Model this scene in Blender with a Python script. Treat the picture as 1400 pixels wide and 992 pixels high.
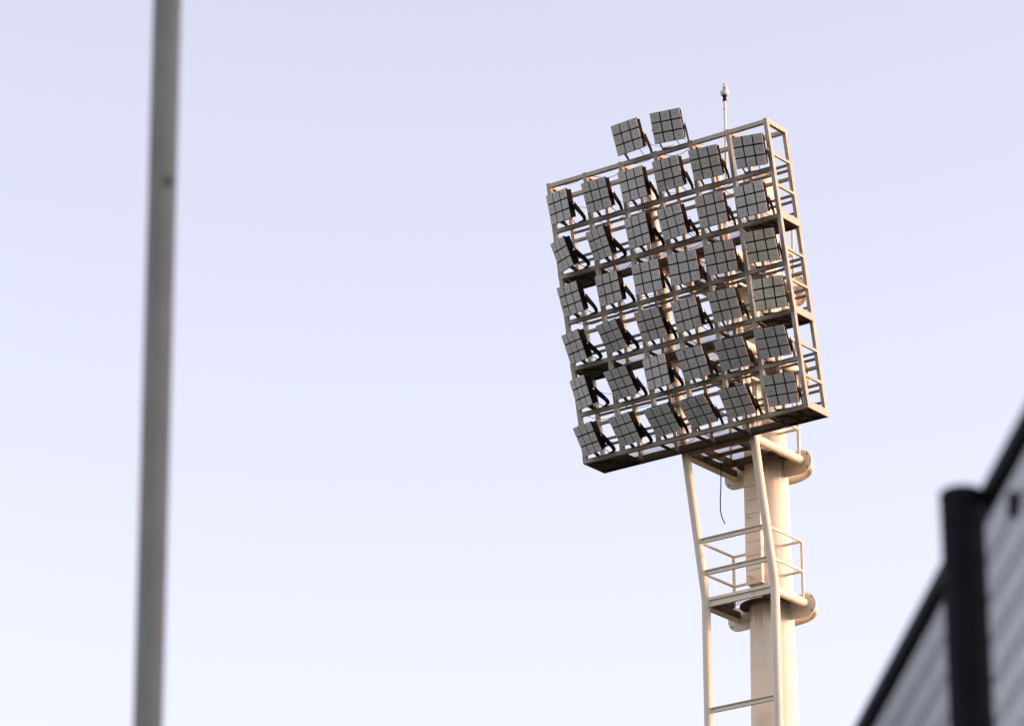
import bpy, bmesh, math, random
from mathutils import Vector, Matrix
random.seed(7)
SC = bpy.context.scene
for o in list(bpy.data.objects):
    bpy.data.objects.remove(o)
COL = SC.collection
R = math.radians

# ------------------------------------------------------------ camera
CAM_Z = 1.6
cd = bpy.data.cameras.new('camera')
cam = bpy.data.objects.new('camera', cd)
COL.objects.link(cam)
SC.camera = cam
PITCH, ROLL = 0.363545, -0.004904
cd.sensor_width = 36.0
cd.sensor_fit = 'HORIZONTAL'
cd.lens = 5804.2 / 1400 * 36.0
cd.clip_start = 0.1
cd.clip_end = 5000
cd.dof.use_dof = True
cd.dof.focus_distance = 79.0
cd.dof.aperture_fstop = 5.3
fw = Vector((0, math.cos(PITCH), math.sin(PITCH)))
up = Vector((0, -math.sin(PITCH), math.cos(PITCH)))
rt = Vector((1, 0, 0))
r2 = math.cos(ROLL) * rt + math.sin(ROLL) * up
u2 = -math.sin(ROLL) * rt + math.cos(ROLL) * up
cam.matrix_world = Matrix(((r2.x, u2.x, -fw.x, 0), (r2.y, u2.y, -fw.y, 0), (r2.z, u2.z, -fw.z, CAM_Z), (0, 0, 0, 1)))

# ------------------------------------------------------------ sky and sun
SUN_EL = R(9.0)
SUN_AZ = R(93.0)           # clockwise from the viewing direction (+Y)
world = bpy.data.worlds.new('World')
SC.world = world
world.use_nodes = True
nt = world.node_tree
nt.nodes.clear()
sky = nt.nodes.new('ShaderNodeTexSky')
sky.sky_type = 'NISHITA'
sky.sun_disc = False
sky.sun_elevation = SUN_EL
sky.sun_rotation = SUN_AZ
sky.altitude = 0
sky.air_density = 1.0
sky.dust_density = 1.5
sky.ozone_density = 2.0
hsv = nt.nodes.new('ShaderNodeHueSaturation')
hsv.inputs['Saturation'].default_value = 0.37
tint = nt.nodes.new('ShaderNodeMix')
tint.data_type = 'RGBA'
tint.blend_type = 'MULTIPLY'
tint.inputs[0].default_value = 1.0
tint.inputs[7].default_value = (1.0, 0.912, 0.97, 1)
bg = nt.nodes.new('ShaderNodeBackground')
bg.inputs['Strength'].default_value = 0.15
wo = nt.nodes.new('ShaderNodeOutputWorld')
nt.links.new(sky.outputs[0], hsv.inputs['Color'])
nt.links.new(hsv.outputs[0], tint.inputs[6])
nt.links.new(tint.outputs[2], bg.inputs['Color'])
nt.links.new(bg.outputs[0], wo.inputs['Surface'])

sl = bpy.data.lights.new('sun', 'SUN')
sl.energy = 1.35
sl.angle = R(0.53)
sl.color = (1.0, 0.37, 0.135)
sun = bpy.data.objects.new('sun', sl)
COL.objects.link(sun)
sd = Vector((math.sin(SUN_AZ) * math.cos(SUN_EL), math.cos(SUN_AZ) * math.cos(SUN_EL), math.sin(SUN_EL)))
sun.location = sd * 200
sun.rotation_euler = (-sd).to_track_quat('-Z', 'Y').to_euler()

SC.view_settings.view_transform = 'Standard'
SC.view_settings.look = 'None'
SC.view_settings.exposure = 1.72
SC.view_settings.gamma = 1.0
SC.view_settings.use_curve_mapping = False

# ------------------------------------------------------------ materials
def mat(name, col, rough=0.6, metal=0.0, var=0.12, scale=6.0, dirt=None, dirt_amt=0.0, bump=0.0, streak=False, spec=0.5):
    m = bpy.data.materials.new(name)
    m.use_nodes = True
    n = m.node_tree
    b = n.nodes['Principled BSDF']
    b.inputs['Roughness'].default_value = rough
    b.inputs['Metallic'].default_value = metal
    b.inputs['Specular IOR Level'].default_value = spec
    geo = n.nodes.new('ShaderNodeNewGeometry')
    mp = n.nodes.new('ShaderNodeMapping')
    mp.inputs['Scale'].default_value = (scale, scale, scale)
    n.links.new(geo.outputs['Position'], mp.inputs['Vector'])
    no = n.nodes.new('ShaderNodeTexNoise')
    no.inputs['Scale'].default_value = 1.0
    no.inputs['Detail'].default_value = 6
    no.inputs['Roughness'].default_value = 0.65
    n.links.new(mp.outputs[0], no.inputs['Vector'])
    rmp = n.nodes.new('ShaderNodeValToRGB')
    rmp.color_ramp.elements[0].position = 0.3
    rmp.color_ramp.elements[1].position = 0.72
    c0 = [max(0, c * (1 - var)) for c in col]
    c1 = [min(1, c * (1 + var)) for c in col]
    rmp.color_ramp.elements[0].color = (*c0, 1)
    rmp.color_ramp.elements[1].color = (*c1, 1)
    n.links.new(no.outputs[0], rmp.inputs[0])
    out = rmp.outputs[0]
    if dirt:
        mp2 = n.nodes.new('ShaderNodeMapping')
        mp2.inputs['Scale'].default_value = (9, 9, 0.9) if streak else (2.3, 2.3, 2.3)
        n.links.new(geo.outputs['Position'], mp2.inputs['Vector'])
        n2 = n.nodes.new('ShaderNodeTexNoise')
        n2.inputs['Scale'].default_value = 1.0
        n2.inputs['Detail'].default_value = 8
        n2.inputs['Roughness'].default_value = 0.7
        n.links.new(mp2.outputs[0], n2.inputs['Vector'])
        r2_ = n.nodes.new('ShaderNodeValToRGB')
        r2_.color_ramp.elements[0].position = 0.5
        r2_.color_ramp.elements[1].position = 0.75
        r2_.color_ramp.elements[0].color = (0, 0, 0, 1)
        r2_.color_ramp.elements[1].color = (dirt_amt,) * 3 + (1,)
        n.links.new(n2.outputs[0], r2_.inputs[0])
        mx = n.nodes.new('ShaderNodeMix')
        mx.data_type = 'RGBA'
        n.links.new(r2_.outputs[0], mx.inputs[0])
        n.links.new(out, mx.inputs[6])
        mx.inputs[7].default_value = (*dirt, 1)
        out = mx.outputs[2]
    n.links.new(out, b.inputs['Base Color'])
    if bump:
        bp = n.nodes.new('ShaderNodeBump')
        bp.inputs['Strength'].default_value = bump
        bp.inputs['Distance'].default_value = 0.01
        n.links.new(no.outputs[0], bp.inputs['Height'])
        n.links.new(bp.outputs[0], b.inputs['Normal'])
    return m

M_TOWER = mat('cream_tower_paint', (0.82, 0.72, 0.565), 0.7, spec=0.25, var=0.05, scale=1.5, dirt=(0.36, 0.28, 0.18), dirt_amt=0.28, streak=True, bump=0.05)
M_RACK = mat('weathered_frame_paint', (0.51, 0.455, 0.37), 0.75, spec=0.2, var=0.10, scale=4, dirt=(0.24, 0.18, 0.12), dirt_amt=0.5, streak=True, bump=0.1)
M_RAIL = mat('dull_rail_steel', (0.25, 0.225, 0.20), 0.75, spec=0.2, var=0.15, scale=5, dirt=(0.14, 0.09, 0.06), dirt_amt=0.6)
M_UNDER = mat('shade_toned_underside_paint', (0.13, 0.10, 0.075), 0.85, spec=0.1, var=0.3, scale=6, dirt=(0.05, 0.035, 0.025), dirt_amt=0.8)  # underside shade put into this dark base colour, along with grime
M_SPOT = mat('pole_rust_spot', (0.19, 0.17, 0.155), 0.9, spec=0.1)
M_GRATE = mat('galvanised_grating', (0.22, 0.20, 0.17), 0.8, metal=0.0, spec=0.1, var=0.2, scale=8)
M_PLATE = mat('deck_plate_steel', (0.16, 0.135, 0.115), 0.85, spec=0.1, var=0.25, scale=5, dirt=(0.12, 0.07, 0.04), dirt_amt=0.7)
M_LENS = mat('frosted_lens_grey', (0.575, 0.54, 0.495), 0.5, spec=0.3, var=0.07, scale=9, dirt=(0.30, 0.27, 0.22), dirt_amt=0.5)
M_LED = mat('dark_led_spot', (0.10, 0.095, 0.09), 0.5)
M_HOUSING = mat('dark_bronze_housing', (0.010, 0.0078, 0.0072), 0.85, spec=0.08, var=0.2)
M_YOKE = mat('black_yoke_paint', (0.015, 0.012, 0.011), 0.85, spec=0.08, var=0.2)
M_CABLE = mat('black_cable_rubber', (0.03, 0.03, 0.03), 0.6)
M_BOLT = mat('zinc_bolt', (0.55, 0.52, 0.48), 0.35, metal=0.7)
M_POLE = mat('grey_pole_steel', (0.30, 0.288, 0.26), 0.9, spec=0.1, metal=0.0, var=0.12, scale=5, dirt=(0.20, 0.18, 0.16), dirt_amt=0.4, bump=0.1)
M_FENCE = mat('dark_fence_coating', (0.0105, 0.0130, 0.0165), 0.75, spec=0.12, var=0.2, scale=10)
M_WIRE = mat('dark_wire_coating', (0.014, 0.014, 0.016), 0.8, spec=0.08, var=0.1)
M_GROUND = mat('dry_grass_ground', (0.036, 0.04, 0.022), 0.95, spec=0.1, var=0.35, scale=0.15, dirt=(0.05, 0.042, 0.03), dirt_amt=0.8, bump=0.3)
M_BLOCKER = mat('blocker_grass', (0.035, 0.045, 0.02), 0.95, spec=0.1, var=0.4, scale=0.2, bump=0.3)  # grass for the added, unseen light-blocking terrain
M_LAMPWHITE = mat('lamp_base_grey', (0.62, 0.60, 0.57), 0.45)

def glass_mat():
    m = bpy.data.materials.new('clear_lamp_glass')
    m.use_nodes = True
    b = m.node_tree.nodes['Principled BSDF']
    b.inputs['Base Color'].default_value = (0.75, 0.72, 0.70, 1)
    b.inputs['Roughness'].default_value = 0.15
    n = m.node_tree
    tr = n.nodes.new('ShaderNodeBsdfTransparent')
    lw = n.nodes.new('ShaderNodeLayerWeight')
    lw.inputs['Blend'].default_value = 0.35
    mr = n.nodes.new('ShaderNodeMapRange')
    mr.inputs[3].default_value = 0.22
    mr.inputs[4].default_value = 0.75
    n.links.new(lw.outputs['Facing'], mr.inputs[0])
    mx = n.nodes.new('ShaderNodeMixShader')
    n.links.new(mr.outputs[0], mx.inputs[0])
    n.links.new(tr.outputs[0], mx.inputs[1])
    n.links.new(b.outputs[0], mx.inputs[2])
    n.links.new(mx.outputs[0], n.nodes['Material Output'].inputs['Surface'])
    return m
M_GLASS = glass_mat()

# ------------------------------------------------------------ mesh helpers
class MB:
    def __init__(self):
        self.v, self.f, self.mi = [], [], []
    def hexa(self, p, mi=0):
        """8 points: bottom 0-3 counter-clockwise seen from above, top 4-7."""
        k = len(self.v)
        self.v += [tuple(q) for q in p]
        for q in ((0, 3, 2, 1), (4, 5, 6, 7), (0, 1, 5, 4), (1, 2, 6, 5), (2, 3, 7, 6), (3, 0, 4, 7)):
            self.f.append(tuple(k + i for i in q))
            self.mi.append(mi)
        return self
    def box(self, x0, x1, y0, y1, z0, z1, mi=0, sh=0.0):
        """axis-aligned box; sh leans it: y shifts by -sh*z."""
        P = []
        for z in (z0, z1):
            for x, y in ((x0, y0), (x1, y0), (x1, y1), (x0, y1)):
                P.append((x, y - sh * z, z))
        return self.hexa(P, mi)
    def tube(self, pts, r, n=12, mi=0, caps=True):
        pts = [Vector(p) for p in pts]
        rs = r if isinstance(r, (list, tuple)) else [r] * len(pts)
        k = len(self.v)
        prevx = None
        for i, p in enumerate(pts):
            if i == 0:
                d = (pts[1] - p).normalized(); sc = 1
            elif i == len(pts) - 1:
                d = (p - pts[-2]).normalized(); sc = 1
            else:
                d1 = (p - pts[i - 1]).normalized(); d2 = (pts[i + 1] - p).normalized()
                d = (d1 + d2).normalized()
            if prevx is None:
                a = Vector((1, 0, 0)) if abs(d.x) < 0.9 else Vector((0, 1, 0))
            else:
                a = prevx
            x = (a - d * a.dot(d)).normalized(); y = d.cross(x); prevx = x
            for j in range(n):
                t = 2 * math.pi * j / n
                self.v.append(tuple(p + (x * math.cos(t) + y * math.sin(t)) * rs[i]))
        for i in range(len(pts) - 1):
            for j in range(n):
                a0 = k + i * n + j; a1 = k + i * n + (j + 1) % n
                self.f.append((a0, a1, a1 + n, a0 + n)); self.mi.append(mi)
        if caps:
            self.f.append(tuple(k + j for j in reversed(range(n)))); self.mi.append(mi)
            e = k + (len(pts) - 1) * n
            self.f.append(tuple(e + j for j in range(n))); self.mi.append(mi)
        return self
    def bar(self, p, q, wdir, wa, wb, th, mi=0):
        """flat bar from p to q: widths wa at p and wb at q along wdir, thickness th."""
        p, q, wd = Vector(p), Vector(q), Vector(wdir)
        d = (q - p).normalized()
        wd = (wd - d * wd.dot(d)).normalized()
        t = d.cross(wd).normalized()
        P = [p - wd * wa / 2 - t * th / 2, p + wd * wa / 2 - t * th / 2, p + wd * wa / 2 + t * th / 2, p - wd * wa / 2 + t * th / 2,
             q - wd * wb / 2 - t * th / 2, q + wd * wb / 2 - t * th / 2, q + wd * wb / 2 + t * th / 2, q - wd * wb / 2 + t * th / 2]
        return self.hexa(P, mi)
    def prism(self, poly, axis, c0, c1, mi=0):
        """extrude a 2-D outline; axis 'y': outline in x,z."""
        k = len(self.v); n = len(poly)
        for c in (c0, c1):
            for a, b in poly:
                self.v.append((a, c, b) if axis == 'y' else ((c, a, b) if axis == 'x' else (a, b, c)))
        self.f.append(tuple(k + i for i in range(n))); self.mi.append(mi)
        self.f.append(tuple(k + n + i for i in reversed(range(n)))); self.mi.append(mi)
        for i in range(n):
            j = (i + 1) % n
            self.f.append((k + j, k + i, k + n + i, k + n + j)); self.mi.append(mi)
        return self
    def mesh(self, name, mats, smooth=False, bevel=0.0):
        me = bpy.data.meshes.new(name)
        me.from_pydata(self.v, [], self.f)
        for m in (mats if isinstance(mats, (list, tuple)) else [mats]):
            me.materials.append(m)
        for p, i in zip(me.polygons, self.mi):
            p.material_index = i
        bm = bmesh.new(); bm.from_mesh(me)
        bmesh.ops.recalc_face_normals(bm, faces=bm.faces)
        if bevel:
            bmesh.ops.bevel(bm, geom=list(bm.edges), offset=bevel, segments=1, affect='EDGES', profile=0.5)
        bm.to_mesh(me); bm.free()
        if smooth:
            me.polygons.foreach_set('use_smooth', [True] * len(me.polygons))
            me.set_sharp_from_angle(angle=R(35))
        me.update()
        return me
    def obj(self, name, mats, parent=None, smooth=False, bevel=0.0):
        return link(name, self.mesh(name, mats, smooth, bevel), parent)

def link(name, me, parent=None):
    o = bpy.data.objects.new(name, me)
    COL.objects.link(o)
    if parent:
        o.parent = parent
    return o
def empty(name, loc, rz, label, cat, group=None):
    o = link(name, None)
    o.empty_display_size = 0.2
    o.location = loc
    o.rotation_euler = (0, 0, rz)
    o['label'] = label
    o['category'] = cat
    if group:
        o['group'] = group
    return o

# ------------------------------------------------------------ ground, and unseen terrain added to block light
g = MB()
g.v = [(-3000, -3000, 0), (3000, -3000, 0), (3000, 3000, 0), (-3000, 3000, 0)]
g.f = [(0, 1, 2, 3)]; g.mi = [0]
go = g.obj('ground', M_GROUND); go['kind'] = 'structure'
hb = MB()  # unseen bank, added to keep the sun off the near pole and fence
prof = [(50, -0.3), (62, 8), (76, 19.0), (85, 23.6), (96, 24.0), (112, 15), (140, -0.3)]
NS = 40
for i in range(NS + 1):
    y = -180 + 360 * i / NS
    e = min(1, min(i, NS - i) / 5)
    for (x, z) in prof:
        wob = 0.7 * math.sin(y * 0.11 + x * 0.07) + 0.4 * math.sin(y * 0.29)
        hb.v.append((x + wob, y, z * e * (1 + 0.03 * math.sin(y * 0.17)) if z > 0 else z))
for i in range(NS):
    for j in range(len(prof) - 1):
        a = i * len(prof) + j
        hb.f.append((a, a + 1, a + 1 + len(prof), a + len(prof))); hb.mi.append(0)
ho = hb.obj('hill', M_BLOCKER, smooth=True); ho['kind'] = 'structure'

rg = MB()  # unseen ring of high ground, added to cut light from the horizon
NA = 160
hp = [(430, -1.0), (470, 0.35), (520, 0.8), (590, 1.0), (700, 0.7), (900, 0.0)]
for i in range(NA):
    t = 2 * math.pi * i / NA
    az = math.degrees(t)                       # clockwise from +Y
    d = abs((az - 93 + 180) % 360 - 180)
    k = 0.42 + 0.58 * min(1, max(0, (d - 14) / 30))
    hgt = 44 * k * (1 + 0.10 * math.sin(3 * t + 1) + 0.07 * math.sin(7 * t) + 0.04 * math.sin(17 * t + 2))
    for rr_, f_ in hp:
        q = rr_ * (1 + 0.03 * math.sin(5 * t + rr_))
        rg.v.append((q * math.sin(t), q * math.cos(t), hgt * f_ if f_ > 0 else -1.0))
for i in range(NA):
    for j in range(len(hp) - 1):
        a = i * len(hp) + j; c = ((i + 1) % NA) * len(hp) + j
        rg.f.append((a, a + 1, c + 1, c)); rg.mi.append(0)
ro = rg.obj('unseen_horizon_blocker', M_BLOCKER, smooth=True); ro['kind'] = 'structure'

# ------------------------------------------------------------ tower frame of reference
PSI = 0.645865
U = Vector((math.cos(PSI), -math.sin(PSI), 0))
W_ = Vector((math.sin(PSI), math.cos(PSI), 0))
P0 = Vector((1.3221, 74.5594, 26.3509 + CAM_Z))
RW, RH, RD, SHEAR = 5.0, 5.29, 0.682, 0.2076
GZ = -P0.z                         # ground, in the tower's own height
def wpt(a, b, c):
    return P0 + U * a + W_ * b + Vector((0, 0, c))

# ------------------------------------------------------------ the tower
CA, CB = 2.55, 2.36                # column axis
LA = (1.79, 3.31)                  # the two front legs
LEGR = 0.082
KINK = -2.67
LEGB = RD + 0.087                  # leg axis plane behind the rack at height 0
KB = LEGB - SHEAR * KINK
tow = empty('lighting_tower', wpt(CA, CB, GZ), -PSI, 'tall cream steel tower column with twin front legs and platforms carrying the floodlight rack', 'tower')
tow_off = Vector((CA, CB, GZ))
class TB(MB):
    def obj(self, name, mats, parent=None, smooth=False, bevel=0.0):
        if parent is tow or (parent and parent.parent is tow):
            self.v = [(x - tow_off.x, y - tow_off.y, z - tow_off.z) for x, y, z in self.v]
        return MB.obj(self, name, mats, parent, smooth, bevel)
def colr(c):
    return 0.372 - 0.0136 * c
def legb(c):
    return LEGB - SHEAR * c if c > KINK else KB
TB().tube([(CA, CB, GZ), (CA, CB, -12), (CA, CB, -3.2), (CA, CB, 1.5), (CA, CB, 5.9)], [colr(GZ), colr(-12), colr(-3.2), colr(1.5), colr(5.9)], 48).obj('column', M_TOWER, tow, True)
TB().tube([(CA, CB, 5.9), (CA, CB, 5.94)], colr(5.9) + 0.05, 48).obj('column_cap', M_TOWER, tow, True)
M_COLUMN = mat('stained_shaded_column_paint', (0.82, 0.72, 0.565), 0.7, spec=0.25, var=0.05, scale=1.5, dirt=(0.36, 0.28, 0.18), dirt_amt=0.28, streak=True, bump=0.05)
def add_runs_and_shade(m, heights):
    """dirty water runs and painted shade below the collars: streaks that fade out downwards at uneven lengths."""
    n = m.node_tree
    bs = n.nodes['Principled BSDF']
    src = bs.inputs['Base Color'].links[0].from_socket
    geo = n.nodes.new('ShaderNodeNewGeometry')
    sep = n.nodes.new('ShaderNodeSeparateXYZ')
    n.links.new(geo.outputs['Position'], sep.inputs[0])
    mp = n.nodes.new('ShaderNodeMapping'); mp.inputs['Scale'].default_value = (13, 13, 0.35)
    n.links.new(geo.outputs['Position'], mp.inputs['Vector'])
    no = n.nodes.new('ShaderNodeTexNoise'); no.inputs['Scale'].default_value = 1; no.inputs['Detail'].default_value = 4
    n.links.new(mp.outputs[0], no.inputs['Vector'])
    tot = None
    for hz in heights:
        d = n.nodes.new('ShaderNodeMath'); d.operation = 'SUBTRACT'; d.inputs[0].default_value = hz
        n.links.new(sep.outputs[2], d.inputs[1])
        ln = n.nodes.new('ShaderNodeMapRange'); ln.inputs[1].default_value = 0.3; ln.inputs[2].default_value = 0.7; ln.inputs[3].default_value = 0.10; ln.inputs[4].default_value = 0.75
        n.links.new(no.outputs[0], ln.inputs[0])
        q = n.nodes.new('ShaderNodeMath'); q.operation = 'DIVIDE'
        n.links.new(d.outputs[0], q.inputs[0]); n.links.new(ln.outputs[0], q.inputs[1])
        rp = n.nodes.new('ShaderNodeValToRGB'); e = rp.color_ramp.elements
        e[0].position = 0.0; e[0].color = (0, 0, 0, 1); e[1].position = 1.0; e[1].color = (0, 0, 0, 1)
        e2 = rp.color_ramp.elements.new(0.02); e2.color = (0.7, 0.7, 0.7, 1)
        n.links.new(q.outputs[0], rp.inputs[0])
        if tot is None:
            tot = rp.outputs[0]
        else:
            a = n.nodes.new('ShaderNodeMath'); a.operation = 'ADD'; a.use_clamp = True
            n.links.new(tot, a.inputs[0]); n.links.new(rp.outputs[0], a.inputs[1]); tot = a.outputs[0]
    mx = n.nodes.new('ShaderNodeMix'); mx.data_type = 'RGBA'
    n.links.new(tot, mx.inputs[0]); n.links.new(src, mx.inputs[6]); mx.inputs[7].default_value = (0.16, 0.115, 0.07, 1)
    n.links.new(mx.outputs[2], bs.inputs['Base Color'])
add_runs_and_shade(M_COLUMN, [P0.z - 2.69, P0.z + 0.09, P0.z + 1.85, P0.z + 3.59])  # streaks under each collar carry both stain and painted shade
bpy.data.objects[tow.children[0].name].data.materials[0] = M_COLUMN
for wc in (-12.0, -3.9):
    r_ = colr(wc)
    TB().tube([(CA, CB, wc - 0.008), (CA, CB, wc + 0.008)], [r_ + 0.004, r_ + 0.004], 48).obj('weld_seam', M_TOWER, tow, True)
for a in LA:
    pts = [(a, KB, GZ), (a, KB, KINK - 0.06), (a, KB - 0.004, KINK), (a, legb(KINK + 0.06), KINK + 0.06), (a, legb(5.15), 5.15)]
    TB().tube(pts, LEGR, 20).obj('front_leg', M_TOWER, tow, True)
    for cc in (4.62, 2.92, 1.18):
        b = legb(cc)
        TB().tube([(a, b + SHEAR * 0.03, cc - 0.03), (a, b - SHEAR * 0.03, cc + 0.03)], LEGR + 0.012, 20).box(a + LEGR + 0.01, a + LEGR + 0.05, b - 0.03, b + 0.03, cc - 0.012, cc + 0.012).obj('leg_collar', M_TOWER, tow, True)

def channel(a0, a1, b, c0, h, fl=0.05, th=0.012):
    """C-channel along the rack direction with its flanges pointing to the front."""
    m = TB()
    m.box(a0, a1, b - th, b, c0, c0 + h)
    m.box(a0 + 0.002, a1 - 0.002, b - fl, b - 0.001, c0 - th, c0 - 0.001)
    m.box(a0 + 0.002, a1 - 0.002, b - fl, b - 0.001, c0 + h + 0.001, c0 + h + th)
    return m
# rungs between the legs
for cc in (-4.83, -6.95, -9.1):
    channel(LA[0] + 0.07, LA[1] - 0.07, KB + 0.02, cc, 0.075).obj('leg_rung', M_TOWER, tow)

def grating(m, a0, a1, b0, b1, c, pitch=0.050, wid=0.015, dep=0.004, sh=0.0):
    """bearing bars running from front to back with a few cross rods."""
    n = int((a1 - a0) / pitch)
    for i in range(n + 1):
        x = a0 + (a1 - a0) * i / n
        m.box(x - wid / 2, x + wid / 2, b0, b1, c - dep, c)
    k = max(2, int((b1 - b0) / 0.2))
    for j in range(k + 1):
        y = b0 + (b1 - b0) * j / k
        m.box(a0, a1, y - 0.003, y + 0.003, c - dep * 0.9, c - dep * 0.2)
    return m

def platform(lv, posts_to, front=True):
    """U-pipe round the column, gusset plates, floor and guard rails at bracket height lv."""
    fb = legb(lv)
    pts = [(LA[1], fb, lv), (LA[1], CB + 0.02, lv)]
    rr = (LA[1] - LA[0]) / 2
    am = (LA[0] + LA[1]) / 2
    for i in range(1, 24):
        t = math.pi * i / 24
        pts.append((am + rr * math.cos(t), CB + 0.02 + rr * math.sin(t), lv))
    pts += [(LA[0], CB + 0.02, lv), (LA[0], fb, lv)]
    TB().tube(pts, LEGR, 18).obj('ring_pipe', M_TOWER, tow, True)
    for s in (-1, 1):
        poly = []
        x0 = colr(lv) - 0.02
        cx, cz, rad = rr - 0.01, lv - 0.02, 0.225
        ring = [(cx + rad * math.cos(t), cz + rad * math.sin(t)) for t in [math.pi * (-0.5 + k / 16) for k in range(17)]]
        poly = [(x0, cz - rad)] + ring + [(x0, cz + rad - 0.02)]
        poly = [(CA + s * x, z_) for x, z_ in poly]
        gp = TB().prism(poly, 'y', CB - 0.015, CB + 0.015)
        gp = gp.obj('gusset_plate', M_TOWER, tow)
        for q in (-0.55, 0.6):
            xx, zz = CA + s * (cx + 0.13), cz + q * rad
            TB().tube([(xx, CB - 0.02, zz), (xx, CB - 0.014, zz)], 0.016, 8).obj('bolt', M_YOKE, gp)
    # floor frame and grating
    fl = lv + 0.10
    fbf = fb + 0.02
    m = channel(LA[0] + 0.05, LA[1] - 0.05, fbf, lv - 0.03, 0.11)
    m.obj('platform_beam', M_TOWER if front else M_RACK, tow)
    if front:
        TB().box(LA[0] + 0.06, LA[1] - 0.06, fbf + 0.004, fbf + 0.014, fl, fl + 0.055).obj('toe_board', M_TOWER, tow)
    if not front:
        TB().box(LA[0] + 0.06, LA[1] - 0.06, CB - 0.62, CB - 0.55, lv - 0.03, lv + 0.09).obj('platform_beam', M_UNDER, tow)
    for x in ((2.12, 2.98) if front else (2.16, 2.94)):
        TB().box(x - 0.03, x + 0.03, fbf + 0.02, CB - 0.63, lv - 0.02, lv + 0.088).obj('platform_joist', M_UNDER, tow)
    m = TB()
    grating(m, LA[0] + 0.08, LA[1] - 0.08, fbf + 0.02, CB - 0.45, fl)
    o = m.obj('platform_grating', M_GRATE, tow); o['kind'] = 'stuff'
    if not front:
        for q in (0.52,):
            y_ = fbf + (CB - 0.62 - fbf) * q
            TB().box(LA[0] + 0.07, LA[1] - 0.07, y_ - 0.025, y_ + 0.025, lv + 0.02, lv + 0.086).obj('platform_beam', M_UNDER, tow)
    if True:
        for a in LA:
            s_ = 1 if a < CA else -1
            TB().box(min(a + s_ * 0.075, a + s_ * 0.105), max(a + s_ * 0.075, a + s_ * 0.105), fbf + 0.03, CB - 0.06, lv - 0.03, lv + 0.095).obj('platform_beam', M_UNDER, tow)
    # half-round collar plate hugging the column
    poly = []
    for k in range(13):
        t = math.pi * (1 + k / 12)
        poly.append((CA + 0.60 * math.cos(t), CB + 0.60 * math.sin(t)))
    for k in range(13):
        t = math.pi * (2 - k / 12)
        poly.append((CA + (colr(lv) - 0.01) * math.cos(t), CB + (colr(lv) - 0.01) * math.sin(t)))
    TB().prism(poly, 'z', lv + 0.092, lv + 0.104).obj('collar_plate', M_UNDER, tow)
    # guard rails
    pb = CB - 0.10
    for a in LA:
        TB().tube([(a, pb, lv + 0.07), (a, pb, posts_to)], 0.03, 10).obj('rail_post', M_TOWER, tow, True)
        for hgt in (0.60, 1.18):
            c = lv + hgt
            TB().tube([(a, legb(c), c), (a, pb, c)], 0.026, 10).obj('guard_rail', M_TOWER, tow, True)
            s = 1 if a > CA else -1
            TB().tube([(a, pb + 0.002, c), (CA + s * (colr(c) - 0.03), pb + 0.002, c)], 0.026, 10).obj('guard_rail', M_TOWER, tow, True)
    if front:
        for hgt in (0.585, 1.165):
            c = lv + hgt - 0.03
            channel(LA[0] + 0.07, LA[1] - 0.07, legb(c) + 0.02, c, 0.075).obj('front_rail', M_TOWER, tow)

platform(-2.78, -2.78 + 1.20)
platform(0.0, 1.70, front=False)
platform(1.76, 3.44, front=False)
platform(3.50, 4.70, front=False)

# cable duct up the front of the column, closed by short covers
DB0, DB1 = 1.86, CB - 0.30
duct = TB().box(2.338, 2.667, DB0 + 0.021, DB1, -2.355, 3.4).obj('cable_duct', M_TOWER, tow)
c = -2.36
k = 0
while c < 3.4:
    h = 0.272
    if not (-0.14 < c + h and c < 0.12) and not (1.62 < c + h and c < 1.9):
        d = 0.0015 * ((k * 7) % 3)
        TB().box(2.33, 2.675, DB0 - d, DB0 + 0.02, c + 0.006, c + h - 0.006).obj('duct_cover', M_TOWER, duct)
    c += h
    k += 1
for hc in (-1.05, -2.2):
    TB().tube([(2.40, DB0 - 0.03, hc), (2.50, DB0 - 0.06, hc - 0.05)], 0.012, 6).obj('duct_latch', M_RACK, duct)

# ------------------------------------------------------------ the rack
rack = empty('floodlight_rack', wpt(0, 0, 0), -PSI, 'tall leaning steel rack frame with three grating decks holding rows of floodlights', 'rack')
SEC = 0.078
ROWH = 0.867
PA = [0.0, 0.845, 1.665, 2.465, 3.27, 4.085, RW - SEC]       # front post lines
def sb(*a, **k):
    return MB().box(*a, sh=SHEAR, **k)
for i, a in enumerate(PA):
    MB().box(a, a + SEC, 0, SEC, 0, RH, sh=SHEAR).obj('front_post', M_RACK, rack)
    MB().box(a + 0.004, a + SEC - 0.004, RD - SEC, RD, 0.0, RH, sh=SHEAR).obj('rear_post', M_RACK, rack)
    # top tie from front to back
    y = -SHEAR * (RH - 0.045)
    MB().box(a + 0.002, a + SEC - 0.002, y + SEC - 0.002, y + RD - SEC + 0.002, RH - 0.083, RH - 0.004).obj('top_tie', M_RACK, rack)
def ubar(name, b0, b1, c0, c1, a0=0.0, a1=RW, m=M_RACK):
    y = -SHEAR * (c0 + c1) / 2
    return MB().box(a0, a1, y + b0, y + b1, c0, c1).obj(name, m, rack)
BEAMTOP = []
for k in range(7):
    c0 = ROWH * k
    top = c0 + 0.079
    BEAMTOP.append(top)
    ubar('front_beam', 0.004, SEC - 0.004, c0 + 0.001, top, 0.005, RW - 0.005)
    if k in (1, 3, 5, 6):
        ubar('rear_beam', RD - SEC + 0.004, RD - 0.006, c0 + 0.002 if k == 6 else c0 + 0.02, top - 0.001 if k == 6 else top - 0.01, 0.006, RW - 0.006)
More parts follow.
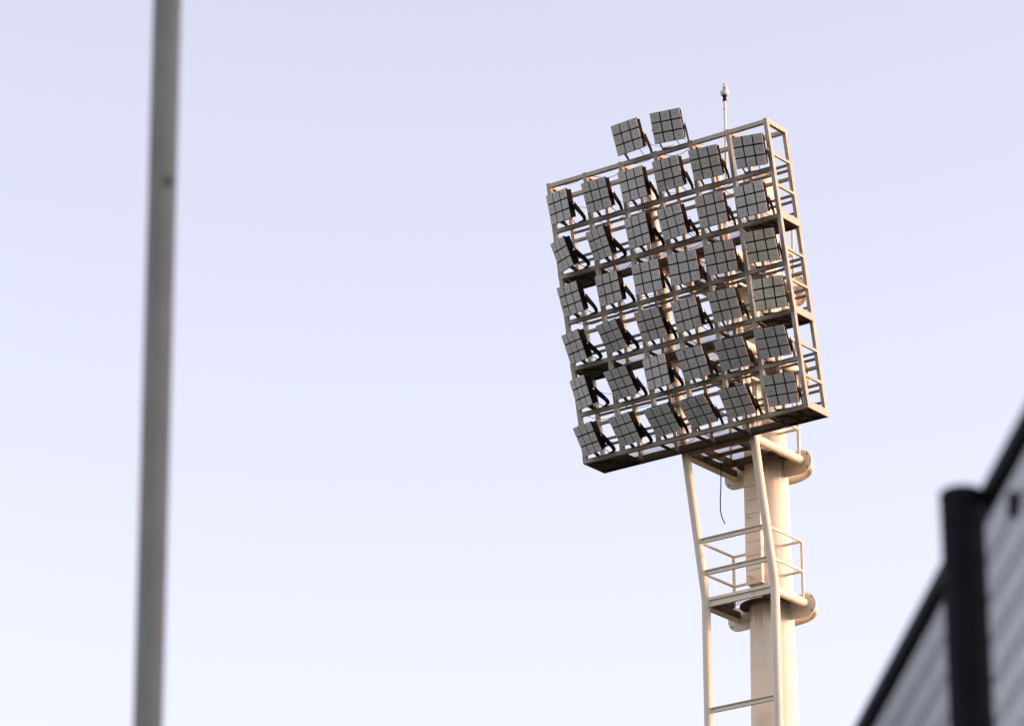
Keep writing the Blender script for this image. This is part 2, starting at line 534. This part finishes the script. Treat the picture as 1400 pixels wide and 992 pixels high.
for lv in (0.0, 2 * ROWH, 4 * ROWH):
    y = -SHEAR * (lv + 0.09)
    # deck edges
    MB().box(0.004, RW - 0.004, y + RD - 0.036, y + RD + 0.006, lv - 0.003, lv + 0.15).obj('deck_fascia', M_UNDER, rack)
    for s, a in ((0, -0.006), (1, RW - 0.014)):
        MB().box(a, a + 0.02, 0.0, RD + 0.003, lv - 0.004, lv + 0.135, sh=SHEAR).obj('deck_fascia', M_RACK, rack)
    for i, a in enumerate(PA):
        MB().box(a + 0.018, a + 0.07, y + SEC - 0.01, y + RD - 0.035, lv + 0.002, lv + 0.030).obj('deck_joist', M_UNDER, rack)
    for i in range(6):
        a0, a1 = PA[i] + 0.072, PA[i + 1] + 0.016
        if i in (0, 5):
            MB().box(a0, a1, y + SEC, y + RD - 0.037, lv + 0.031, lv + 0.037).obj('deck_plate', M_PLATE, rack)
            for f_ in ((0.33, 0.66) if i == 5 else (0.5,)):
                x = a0 + (a1 - a0) * f_
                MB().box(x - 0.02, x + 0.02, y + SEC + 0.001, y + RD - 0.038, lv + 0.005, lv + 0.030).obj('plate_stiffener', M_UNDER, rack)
        else:
            m = MB()
            grating(m, a0, a1, y + SEC, y + RD - 0.037, lv + 0.036)
            o = m.obj('deck_grating', M_GRATE, rack); o['kind'] = 'stuff'
    # guard rails round the deck
    for hgt, th in ((1.165, 0.04), (1.065, 0.04), (0.60, 0.04), (0.49, 0.04), (0.27, 0.035)):
        c = lv + hgt
        ubar('guard_rail', RD - 0.062, RD - 0.02, c - th / 2, c + th / 2, 0.012, RW - 0.012, M_RAIL)
    for a in (0.003, RW - 0.043):
        for hgt in (1.185, 0.61):
            c = lv + hgt
            y2 = -SHEAR * c
            MB().box(a, a + 0.04, y2 + SEC - 0.004, y2 + RD - SEC + 0.004, c - 0.026, c + 0.026).obj('guard_rail', M_RACK, rack)
    # small bracing seen under the deck
    MB().bar((0.15, y + 0.12, lv + 0.016), (0.80, y + RD - 0.06, lv + 0.016), (0, 0, 1), 0.02, 0.02, 0.03).obj('deck_brace', M_UNDER, rack)
    MB().bar((4.20, y + 0.12, lv + 0.016), (4.85, y + RD - 0.06, lv + 0.016), (0, 0, 1), 0.02, 0.02, 0.03).obj('deck_brace', M_UNDER, rack)
# slack cable runs strung along the back of the front beams
for k in range(7):
    c0 = ROWH * k + 0.05
    y = -SHEAR * c0
    for i in range(6):
        if random.random() < 0.22:
            continue
        a0, a1 = PA[i] + 0.05, PA[i + 1] + 0.05
        s0 = random.uniform(0.03, 0.16) * (1 if k else 0.3)
        d0 = random.uniform(0.1, 0.5)
        pts = []
        for j in range(11):
            t = j / 10
            pts.append((a0 + (a1 - a0) * t, y + SEC + 0.012 + d0 * 4 * t * (1 - t) * 0.5, c0 + random.uniform(-0.004, 0.004) - s0 * 4 * t * (1 - t) + 0.03))
        MB().tube(pts, 0.006, 5).obj('cable_run', M_CABLE, rack, True)
# clamps that hold the rack to the legs
for a in LA:
    for k in range(0, 7):
        c = ROWH * k + 0.05
        y = -SHEAR * c
        MB().box(a - 0.11, a + 0.11, y + RD + 0.0065, y + RD + 0.03, c - 0.03, c + 0.03).obj('leg_clamp', M_RACK, rack)

# ------------------------------------------------------------ floodlights
LIGHTS = [  # column, row, face centre along the rack, face centre height, yaw, pitch, roll (degrees)
    (3, 0, 2.145, 5.549, 1.0, 20.0, 2.6),
    (4, 0, 3.051, 5.522, 16.9, 22.4, 2.6),
    (1, 1, 0.416, 4.652, -16.0, 16.1, -3.8),
    (2, 1, 1.292, 4.658, -6.1, 22.5, -2.2),
    (3, 1, 2.120, 4.660, -5.7, 17.8, -0.9),
    (4, 1, 2.921, 4.664, -0.7, 20.6, -0.9),
    (5, 1, 3.760, 4.657, 7.8, 24.7, 0.6),
    (6, 1, 4.728, 4.633, 14.4, 25.3, 0.2),
    (1, 2, 0.350, 3.763, -32.3, 24.1, -6.3),
    (2, 2, 1.201, 3.764, -23.2, 24.6, -5.7),
    (3, 2, 2.088, 3.795, -13.8, 16.7, -3.4),
    (4, 2, 2.862, 3.774, -9.5, 22.5, -2.2),
    (5, 2, 3.746, 3.792, 5.5, 18.7, 1.2),
    (6, 2, 4.612, 3.771, 8.4, 16.7, 2.0),
    (1, 3, 0.401, 2.907, -16.6, 20.9, -3.2),
    (2, 3, 1.280, 2.905, -11.3, 17.1, -3.4),
    (3, 3, 2.157, 2.916, 1.5, 17.8, -0.5),
    (4, 3, 2.986, 2.903, 8.9, 20.1, 1.0),
    (5, 3, 3.801, 2.896, 10.8, 24.7, 1.5),
    (6, 3, 4.690, 2.905, 15.1, 25.5, 2.0),
    (1, 4, 0.347, 2.020, -25.8, 24.3, -6.3),
    (2, 4, 1.205, 2.024, -19.5, 33.7, -4.6),
    (3, 4, 2.097, 2.047, -6.6, 30.7, -2.5),
    (4, 4, 2.899, 2.056, -6.3, 21.1, -1.1),
    (5, 4, 3.740, 2.039, 2.2, 30.1, -1.3),
    (6, 4, 4.720, 2.033, 18.2, 17.9, 2.4),
    (1, 5, 0.363, 1.165, -29.9, 21.5, -6.9),
    (2, 5, 1.260, 1.150, -12.1, 34.8, -3.1),
    (3, 5, 2.080, 1.176, -11.5, 16.8, -1.9),
    (4, 5, 2.898, 1.159, -2.2, 30.4, -0.5),
    (5, 5, 3.765, 1.144, 8.9, 39.4, 0.9),
    (6, 5, 4.637, 1.157, 15.4, 38.8, 1.9),
    (1, 6, 0.366, 0.295, -23.1, 29.5, -5.2),
    (2, 6, 1.217, 0.295, -17.9, 34.6, -3.8),
    (3, 6, 2.062, 0.284, -6.1, 44.6, -0.7),
    (4, 6, 2.857, 0.278, -1.0, 47.2, 1.1),
    (5, 6, 3.714, 0.275, 0.8, 41.7, -1.2),
    (6, 6, 4.680, 0.300, 17.1, 33.3, 1.7),
]
LW, LH = 0.588, 0.582
GAP = 0.026
RIM = 0.007
TS = (LW - 2 * GAP - 2 * RIM) / 3
TSH = (LH - 2 * GAP - 2 * RIM) / 3
tb = MB()
# one lens tile: shallow tray with chamfered rim and a dark spot, facing -y
hx, hz = TS / 2, TSH / 2
ch = 0.004
back, frt = 0.016, 0.0
k = 0
rim = [(-hx, back, -hz), (hx, back, -hz), (hx, back, hz), (-hx, back, hz), (-hx, frt + 0.002, -hz), (hx, frt + 0.002, -hz), (hx, frt + 0.002, hz), (-hx, frt + 0.002, hz),
       (-hx + ch, frt, -hz + ch), (hx - ch, frt, -hz + ch), (hx - ch, frt, hz - ch), (-hx + ch, frt, hz - ch)]
tb.v += rim
for q in ((0, 1, 2, 3), (8, 9, 10, 11)):
    tb.f.append(q); tb.mi.append(0)
for lo, hi in ((0, 4), (4, 8)):
    for i in range(4):
        j = (i + 1) % 4
        tb.f.append((lo + i, lo + j, hi + j, hi + i)); tb.mi.append(0)
tb.tube([(0, 0.0005, 0), (0, -0.004, 0)], 0.0095, 8, mi=1)
LENSES = [M_LENS,
          mat('dusty_lens_grey', (0.53, 0.49, 0.43), 0.6, spec=0.2, var=0.12, scale=7, dirt=(0.26, 0.21, 0.15), dirt_amt=0.7),
          mat('cool_lens_grey', (0.54, 0.51, 0.465), 0.42, spec=0.35, var=0.08, scale=8, dirt=(0.28, 0.26, 0.23), dirt_amt=0.4),
          mat('yellowed_lens', (0.60, 0.545, 0.42), 0.5, spec=0.3, var=0.10, scale=9, dirt=(0.30, 0.25, 0.16), dirt_amt=0.6)]
TILES = [tb.mesh('lens_tile', [m_, M_LED]) for m_ in LENSES]
hm = MB()
hm.box(-LW / 2 + 0.002, LW / 2 - 0.002, 0.010, 0.040, -LH / 2 + 0.002, LH / 2 - 0.002)
HOUSING = hm.mesh('housing', M_HOUSING, bevel=0.003)
fm = MB()
fm.box(-0.28, 0.28, 0.041, 0.062, -0.275, 0.275)
for i in range(12):
    x = -0.27 + 0.54 / 11 * i
    fm.box(x - 0.006, x + 0.006, 0.0615, 0.150, -0.265, 0.265)
fm.box(-0.11, 0.11, 0.1505, 0.19, -0.14, 0.10)
FINS = fm.mesh('heat_sink', M_HOUSING)
bm_ = MB().tube([(-0.012, 0, 0), (0.012, 0, 0)], 0.02, 8)
BOLT = bm_.mesh('pivot_bolt', M_BOLT)

ROWN = ['', 'top row', 'second row', 'third row', 'fourth row', 'fifth row', 'bottom row']
COLN = ['', 'leftmost', 'second from left', 'third from left', 'third from right', 'second from right', 'rightmost']
OFF = 0.365
for (ci, ri, fa, fc, yaw, pit, roll) in LIGHTS:
    kb = 6 - ri
    top = BEAMTOP[kb] if kb < 7 else BEAMTOP[6]
    if ri == 0:
        kb = 6; top = BEAMTOP[6]
    y_, p_, r_ = R(yaw), R(pit), R(roll)
    fb_ = -SHEAR * fc - 0.32
    ba = fa - OFF * math.sin(y_)
    bb = fb_ + OFF * math.cos(y_)
    # keep the foot on the beam
    bm_mid = -SHEAR * (top - 0.044) + SEC / 2
    foot = Vector((ba, bm_mid, top))
    if ri == 0:
        lab = 'dark-framed floodlight standing on top of the rack, ' + ('left one of the two' if ci == 3 else 'right one of the two')
    else:
        turn = ', turned hard to the left' if yaw < -22 else (', tipped steeply down' if pit > 38 else (', turned slightly right' if yaw > 14 else ''))
        lab = 'square nine-tile floodlight in the rack\'s %s, %s%s' % (ROWN[ri], COLN[ci], turn)
    fl = empty('floodlight', wpt(*foot), -PSI + y_, lab, 'floodlight', 'floodlights mounted on the leaning rack')
    # face centre in the light's own frame
    dlt = Vector((fa, fb_, fc)) - foot
    ca, sa = math.cos(y_), math.sin(y_)
    fcn = Vector((dlt.x * ca + dlt.y * sa, -dlt.x * sa + dlt.y * ca, dlt.z))
    # panel frame: x along the face, y backwards, z up the face
    hx_ = Vector((1, 0, 0))
    nn = Vector((0, -math.cos(p_), -math.sin(p_)))
    vv = Vector((0, -math.sin(p_), math.cos(p_)))
    h2 = math.cos(r_) * hx_ + math.sin(r_) * vv
    v2 = -math.sin(r_) * hx_ + math.cos(r_) * vv
    PM = Matrix(((h2.x, -nn.x, v2.x, fcn.x), (h2.y, -nn.y, v2.y, fcn.y), (h2.z, -nn.z, v2.z, fcn.z), (0, 0, 0, 1)))
    hs = link('housing', HOUSING, fl)
    hs.matrix_local = PM
    def part(name, me, loc=(0, 0, 0), jit=0.0):
        o = link(name, me, hs)
        mx = Matrix.Translation(loc)
        if jit:
            mx = mx @ Matrix.Rotation(R(random.uniform(-jit, jit)), 4, 'X') @ Matrix.Rotation(R(random.uniform(-jit, jit)), 4, 'Z')
        o.matrix_local = mx
        return o
    TILE = TILES[3 if ci == 6 and ri in (3, 4) else random.choice((0, 0, 1, 2, 2))]
    part('heat_sink', FINS)
    for i in range(3):
        for j in range(3):
            part('lens_tile', TILE, ((i - 1) * (TS + GAP), -0.004, (j - 1) * (TSH + GAP)), 0.5)
    # yoke: base strap on the beam and two arms up to the pivots
    ym = MB()
    hw = LW / 2 - 0.035
    piv = []
    for s in (-1, 1):
        pv = PM @ Vector((s * (LW / 2 + 0.012), 0.105, -0.02))
        piv.append(pv)
        base = Vector((s * (hw + 0.0), 0.02, 0.010))
        kn = base.lerp(pv, 0.30) + Vector((0, 0.035, 0.0))
        ym.bar(base + Vector((0, 0, -0.004)), kn, (0, 1, 0.2), 0.075, 0.08, 0.009)
        ym.bar(kn, pv, (0, 1, 0.3), 0.08, 0.11, 0.009)
    ym.box(-hw - 0.004, hw + 0.004, -0.008, 0.048, 0.002, 0.012)
    yk = ym.obj('yoke', M_YOKE, fl)
    for s, pv in zip((-1, 1), piv):
        o = link('pivot_bolt', BOLT, yk)
        o.location = pv + Vector((s * 0.012, 0.0, 0.0))
    # supply cable: from the back of the housing, a slack bight down to the beam
    p0 = PM @ Vector((0.06, 0.15, -0.15))
    p3 = Vector((random.uniform(-0.05, 0.16), 0.03, 0.004))
    sag = random.uniform(0.04, 0.14)
    pts = []
    for i in range(9):
        t = i / 8
        q = p0.lerp(p3, t)
        q.z -= sag * 4 * t * (1 - t) * (1 if p0.z > 0.2 else 0.3)
        q.z = max(q.z, 0.016)
        q.y += 0.04 * math.sin(math.pi * t)
        pts.append(q)
    MB().tube(pts, 0.007, 6).obj('power_cable', M_CABLE, fl, True)
    # conduit loop running behind to the rear rail
    if random.random() < 0.75:
        p0 = PM @ Vector((0.08, 0.16, 0.02))
        p3 = Vector((random.uniform(0.30, 0.55), 0.45, random.uniform(0.05, 0.3)))
        sg = random.uniform(0.05, 0.22)
        pts = []
        for i in range(11):
            t = i / 10
            q = p0.lerp(p3, t); q.z -= sg * 4 * t * (1 - t)
            pts.append(q)
        MB().tube(pts, 0.0045, 5).obj('power_cable', M_CABLE, fl, True)

# ------------------------------------------------------------ warning lamp on its mast
LMA, LMB = 3.60, -0.36
lm = empty('warning_lamp', wpt(LMA, LMB, 4.6), -PSI, 'small clear-domed warning lamp on a thin pole above the rack', 'lamp')
zb = 4.6
MB().tube([(0, 0, 0), (0, 0, 6.27 - zb)], 0.026, 12).obj('pole', M_TOWER, lm, True)
MB().tube([(0, 0, 6.10 - zb), (0, 0, 6.13 - zb)], 0.034, 12).obj('pole_clamp', M_TOWER, lm, True)
MB().tube([(0, 0, 6.268 - zb), (0, 0, 6.30 - zb), (0, 0, 6.34 - zb), (0, 0, 6.38 - zb)], [0.042, 0.036, 0.03, 0.05], 14).obj('socket', M_YOKE, lm, True)
MB().tube([(0, 0, 6.38 - zb), (0, 0, 6.40 - zb), (0, 0, 6.44 - zb), (0, 0, 6.462 - zb), (0, 0, 6.466 - zb)], [0.05, 0.072, 0.08, 0.08, 0.07], 20).obj('lamp_base', M_LAMPWHITE, lm, True)
dome = []
dr = []
for i in range(9):
    t = i / 8
    if t < 0.5:
        dome.append((0, 0, 6.467 - zb + 0.16 * t)); dr.append(0.066)
    else:
        s = (t - 0.5) / 0.5 * math.pi / 2
        dome.append((0, 0, 6.467 - zb + 0.08 + 0.075 * math.sin(s))); dr.append(max(0.066 * math.cos(s), 0.006))
MB().tube(dome, dr, 20).obj('glass_dome', M_GLASS, lm, True)
MB().tube([(0, 0, 6.468 - zb), (0, 0, 6.50 - zb), (0, 0, 6.53 - zb), (0, 0, 6.56 - zb)], [0.012, 0.014, 0.03, 0.02], 10).obj('bulb', M_LED, lm, True)
MB().tube([(0, 0, 6.617 - zb), (0, 0, 6.632 - zb)], [0.024, 0.012], 10).obj('dome_cap', M_LAMPWHITE, lm, True)

# ------------------------------------------------------------ cable hanging under the rack
hc = empty('hanging_cable', wpt(1.99, 1.6, 0.05), -PSI, 'loose dark cable end dangling below the platform under the rack', 'cable')
pts = [(0, 0, 0), (0.01, 0, -0.2), (0.0, 0, -0.5), (-0.02, 0, -0.75), (-0.02, 0, -0.95), (0.0, 0, -1.06), (0.035, 0, -1.15), (0.075, 0, -1.22)]
MB().tube(pts, 0.011, 8).obj('cable', M_CABLE, hc, True)

# ------------------------------------------------------------ near pole
pl = empty('metal_pole', (-0.804, 9.0, 0), 0, 'out-of-focus plain grey metal pole standing upright at the left', 'pole')
sh_ = MB().tube([(0, 0, 0), (0, 0, 3.0), (0, 0, 6.6)], 0.0332, 32).obj('shaft', M_POLE, pl, True)
MB().tube([(0, 0, 6.6), (0, 0, 6.615)], [0.033, 0.026], 24).obj('end_cap', M_POLE, sh_, True)
MB().tube([(0.016, -0.0275, 3.865 + CAM_Z), (0.019, -0.0345, 3.865 + CAM_Z)], 0.012, 10).obj('bolt', M_SPOT, sh_, True)
MB().box(-0.1, 0.1, -0.1, 0.1, 0.0, 0.012).obj('base_plate', M_POLE, pl)

# ------------------------------------------------------------ near fence
FA = math.atan2(-0.146, 1.984)
FH = 2.5 + CAM_Z
fn = empty('mesh_fence', (0.842, 7.207, 0), -FA, 'blurred dark wire mesh fence with thick post and top rail at lower right', 'fence')
# own frame: y runs away along the fence, x to the right
fp = MB().tube([(-0.036, 0, 0), (-0.036, 0, 2.0), (-0.036, 0, FH - 0.022)], 0.041, 28).obj('post', M_FENCE, fn, True)
MB().tube([(-0.036, 0, FH - 0.0218), (-0.036, 0, FH - 0.014), (-0.036, 0, FH - 0.008), (-0.036, 0, FH - 0.005)], [0.042, 0.0415, 0.035, 0.018], 28).obj('post_cap', M_FENCE, fp, True)
MB().box(0.0, 0.024, -5.0, 14.0, FH - 0.03, FH).obj('top_rail', M_FENCE, fn)
m = MB()
n = int(11 / 0.025)
for i in range(n):
    y = -2.4 + 0.025 * i
    m.box(0.0075, 0.0103, y - 0.0012, y + 0.0012, 0.05, FH - 0.031)
k = 0
z = 0.06
while z < FH - 0.04:
    m.box(0.0045, 0.0072, -2.4, 8.6, z - 0.0022, z + 0.0022)
    z += 0.075
o = m.obj('wire_mesh', M_WIRE, fn); o['kind'] = 'stuff'
MB().box(-0.004, 0.012, -0.285, -0.25, FH - 0.145, FH - 0.105).obj('mesh_clip', M_FENCE, fn)
